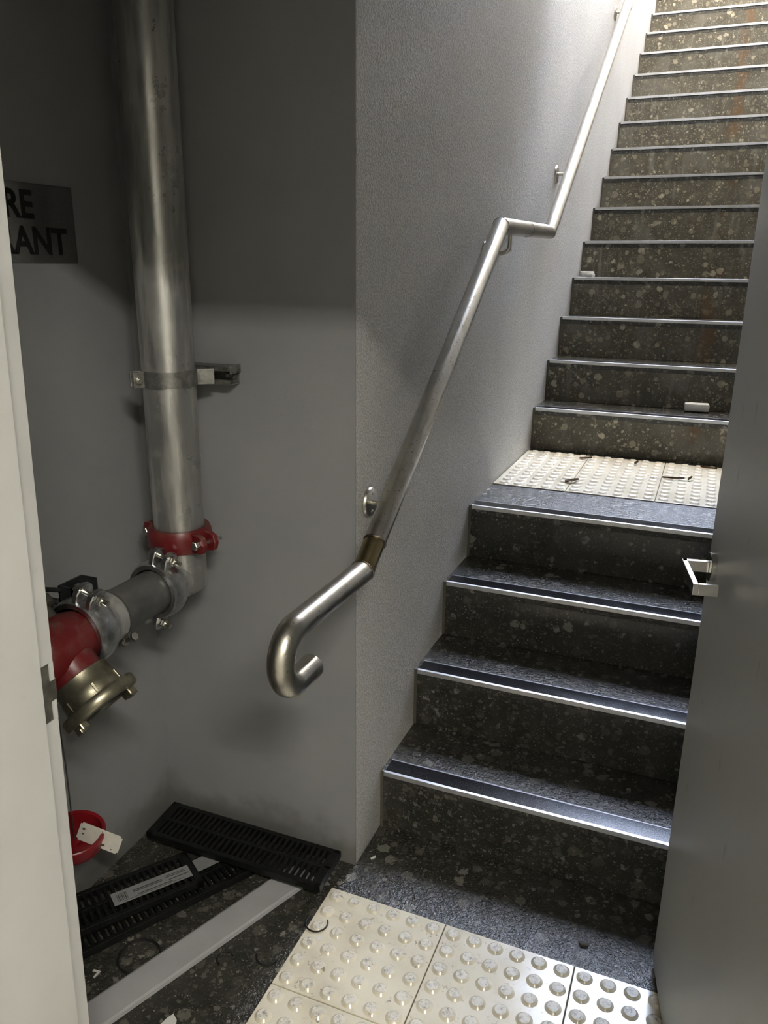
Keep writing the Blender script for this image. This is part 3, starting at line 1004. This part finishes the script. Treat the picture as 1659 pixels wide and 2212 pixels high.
# ------------------------------------------------------------------ white profile strip
ea = V((-0.363, -0.932, 0)).normalized()
es = V((-ea.y, ea.x, 0))
st_c = V((-0.135, -0.190, 0)) + ea * 0.30
strip = thing('profile_strip', tuple(st_c), 'long white flat profile strip lying across the dark floor', 'strip')
sp_n = V((0, 0, 1))
obj('face', obox(st_c + V((0, 0, 0.010)), ea, es, sp_n, (0.74, 0.066, 0.003), 0.0008), 'white profile', strip)
for s in (-1, 1):
    # folded lips along both edges
    p = [st_c + es * s * 0.0325 + V((0, 0, 0.0115)) - ea * 0.37, st_c + es * s * 0.0375 + V((0, 0, 0.0095)) - ea * 0.37,
         st_c + es * s * 0.0385 + V((0, 0, 0.001)) - ea * 0.37, st_c + es * s * 0.0360 + V((0, 0, 0.001)) - ea * 0.37,
         st_c + es * s * 0.0352 + V((0, 0, 0.008)) - ea * 0.37, st_c + es * s * 0.0325 + V((0, 0, 0.0086)) - ea * 0.37]
    obj('lip', prism(p, ea * 0.74), 'white profile', strip)

# ------------------------------------------------------------------ litter
def curl(c, r, a0, a1, t, label, tilt=(0, 0)):
    pts = [V(c) + V((r * math.cos(a), r * math.sin(a), tilt[0] * math.cos(a) + tilt[1] * math.sin(a))) for a in [a0 + (a1 - a0) * k / 26 for k in range(27)]]
    base = V(c)
    o = obj('rubber_curl', sweep(pts, t, 8), 'rubber', None, True, origin=tuple(base))
    return tag(o, label, 'rubber ring', 'black rubber curls on the floor')
curl((-0.003, -0.266, 0.0095), 0.026, -3.6, 0.7, 0.0020, 'thin black curl lying on the edge of the cream tile', (0, 0))
curl((-0.066, -0.385, 0.0025), 0.026, -3.0, 0.2, 0.0020, 'thin black curl on dark floor near the cream tile edge')
curl((-0.150, -0.430, 0.0025), 0.018, 0.8, 4.6, 0.0018, 'small black curl halfway between white strip and cream tiles')
curl((-0.330, -0.500, 0.0030), 0.046, 0.0, 6.2, 0.0026, 'black ring half covered by the white strip')

def pebble(name, c, size, mat, label, cat, group=None, seed=0):
    rnd = random.Random(seed)
    bm = bmesh.new()
    bmesh.ops.create_icosphere(bm, subdivisions=2, radius=1.0)
    for v in bm.verts:
        k = 1 + rnd.uniform(-0.12, 0.12)
        v.co = V((v.co.x * size[0] * k, v.co.y * size[1] * k, max(-0.6, min(0.6, v.co.z)) / 0.6 * size[2] * k))
        v.co += V((0, 0, size[2]))
        v.co += V(c)
    zmin = min(v.co.z for v in bm.verts)
    for v in bm.verts:
        v.co.z += c[2] - zmin
    return tag(obj(name, bm, mat, None, False, origin=tuple(c)), label, cat, group)
T5 = 5 * H
bm = obox((0.666, ny(4) + 0.205, T5 + 0.021), (1, 0.08, 0), (-0.08, 1, 0), (0, 0, 1), (0.100, 0.05, 0.034), 0.007)
tag(obj('white_block', bm, 'white chip', None, True, origin=(0.666, ny(4) + 0.205, T5)), 'white rounded block on the first step above the landing', 'block')
bm = obox((0.045, ny(7) + 0.19, 8 * H + 0.016), (1, 0.3, 0), (-0.3, 1, 0), (0, 0, 1), (0.068, 0.05, 0.030), 0.006)
obox((0.068, ny(7) + 0.17, 8 * H + 0.010), (1, -0.4, 0), (0.4, 1, 0), (0, 0, 1), (0.034, 0.03, 0.018), 0.004, bm)
tag(obj('white_block', bm, 'white chip', None, True, origin=(0.045, ny(7) + 0.18, 8 * H)), 'small white crumpled lump against the wall higher up the stairs', 'block')
pebble('bolt_nut', (0.633, 0.278, H), (0.006, 0.006, 0.006), 'bolt zinc', 'tiny metal nut on the lowest tread', 'nut', seed=3)
pebble('dirt_lump', (0.588, -0.078, 0.0), (0.011, 0.007, 0.003), 'dirt fleck', 'dark wet lump of dirt on the floor above the cream tiles', 'dirt', seed=5)
# broken white chips
def shard(poly, z, t, label):
    o = obj('paper_scrap', prism([(x, y, z) for x, y in poly], (0, 0, t)), 'white chip', None, False, origin=(poly[0][0], poly[0][1], z))
    return tag(o, label, 'scrap', 'pale scraps on the dark floor')
shard([(-0.187, -0.640), (-0.178, -0.600), (-0.172, -0.588), (-0.158, -0.596), (-0.138, -0.632), (-0.150, -0.652)], 0.0, 0.003, 'pale pointed scrap at the bottom beside the white strip')
shard([(-0.400, -0.565), (-0.383, -0.563), (-0.384, -0.582), (-0.388, -0.582), (-0.388, -0.568), (-0.400, -0.570)], 0.0, 0.002, 'tiny hooked white scrap near the door jamb')
shard([(0.018, -0.300), (0.026, -0.298), (0.027, -0.307), (0.020, -0.309)], 0.0072, 0.0015, 'tiny white flake between studs of the cream tile')
shard([(0.026, -0.012), (0.034, 0.002), (0.038, -0.004), (0.030, -0.016)], 0.0, 0.002, 'white flake on wet floor by the wall corner')
def leaf(c, l, w, ang, z, label):
    a = V((math.cos(ang), math.sin(ang), 0)); s = V((-a.y, a.x, 0))
    bm = bmesh.new()
    top = []
    for k in range(7):
        t = k / 6
        ww = w * math.sin(math.pi * (0.08 + 0.84 * t)) / 2
        for q in (-1, 0, 1):
            top.append(bm.verts.new(V((c[0], c[1], z)) + a * (t - 0.5) * l + s * ww * q + V((0, 0, 0.004 + 0.006 * abs(q) + 0.006 * t * t))))
    for k in range(6):
        for q in range(2):
            i = k * 3 + q
            bm.faces.new((top[i], top[i + 1], top[i + 4], top[i + 3]))
    g = bmesh.ops.solidify(bm, geom=list(bm.faces), thickness=0.001)
    return tag(obj('dead_leaf', bm, 'dead leaf', None, True, origin=(c[0], c[1], z)), label, 'leaf', 'dead leaves on the landing tiles')
LT = LZ + 0.0042
leaf((0.273, 1.303), 0.055, 0.028, 0.6, LT, 'curled brown leaf on the front seam of the landing tiles')
leaf((0.264, 1.700), 0.050, 0.012, 0.1, LT, 'thin dark leaf at the back seam of the landing tiles')
leaf((0.468, 1.700), 0.026, 0.018, 1.0, LT, 'small brown leaf midway along the back of the landing tiles')
leaf((0.620, 1.503), 0.080, 0.008, -0.1, LT, 'long twig-like leaf on the landing tiles near the door')
leaf((0.679, 1.520), 0.040, 0.012, 1.2, LT, 'short upturned leaf beside the twig-like one')
leaf((0.742, 1.735), 0.070, 0.012, -0.5, LT, 'dark leaf by the door edge at the back of the landing')
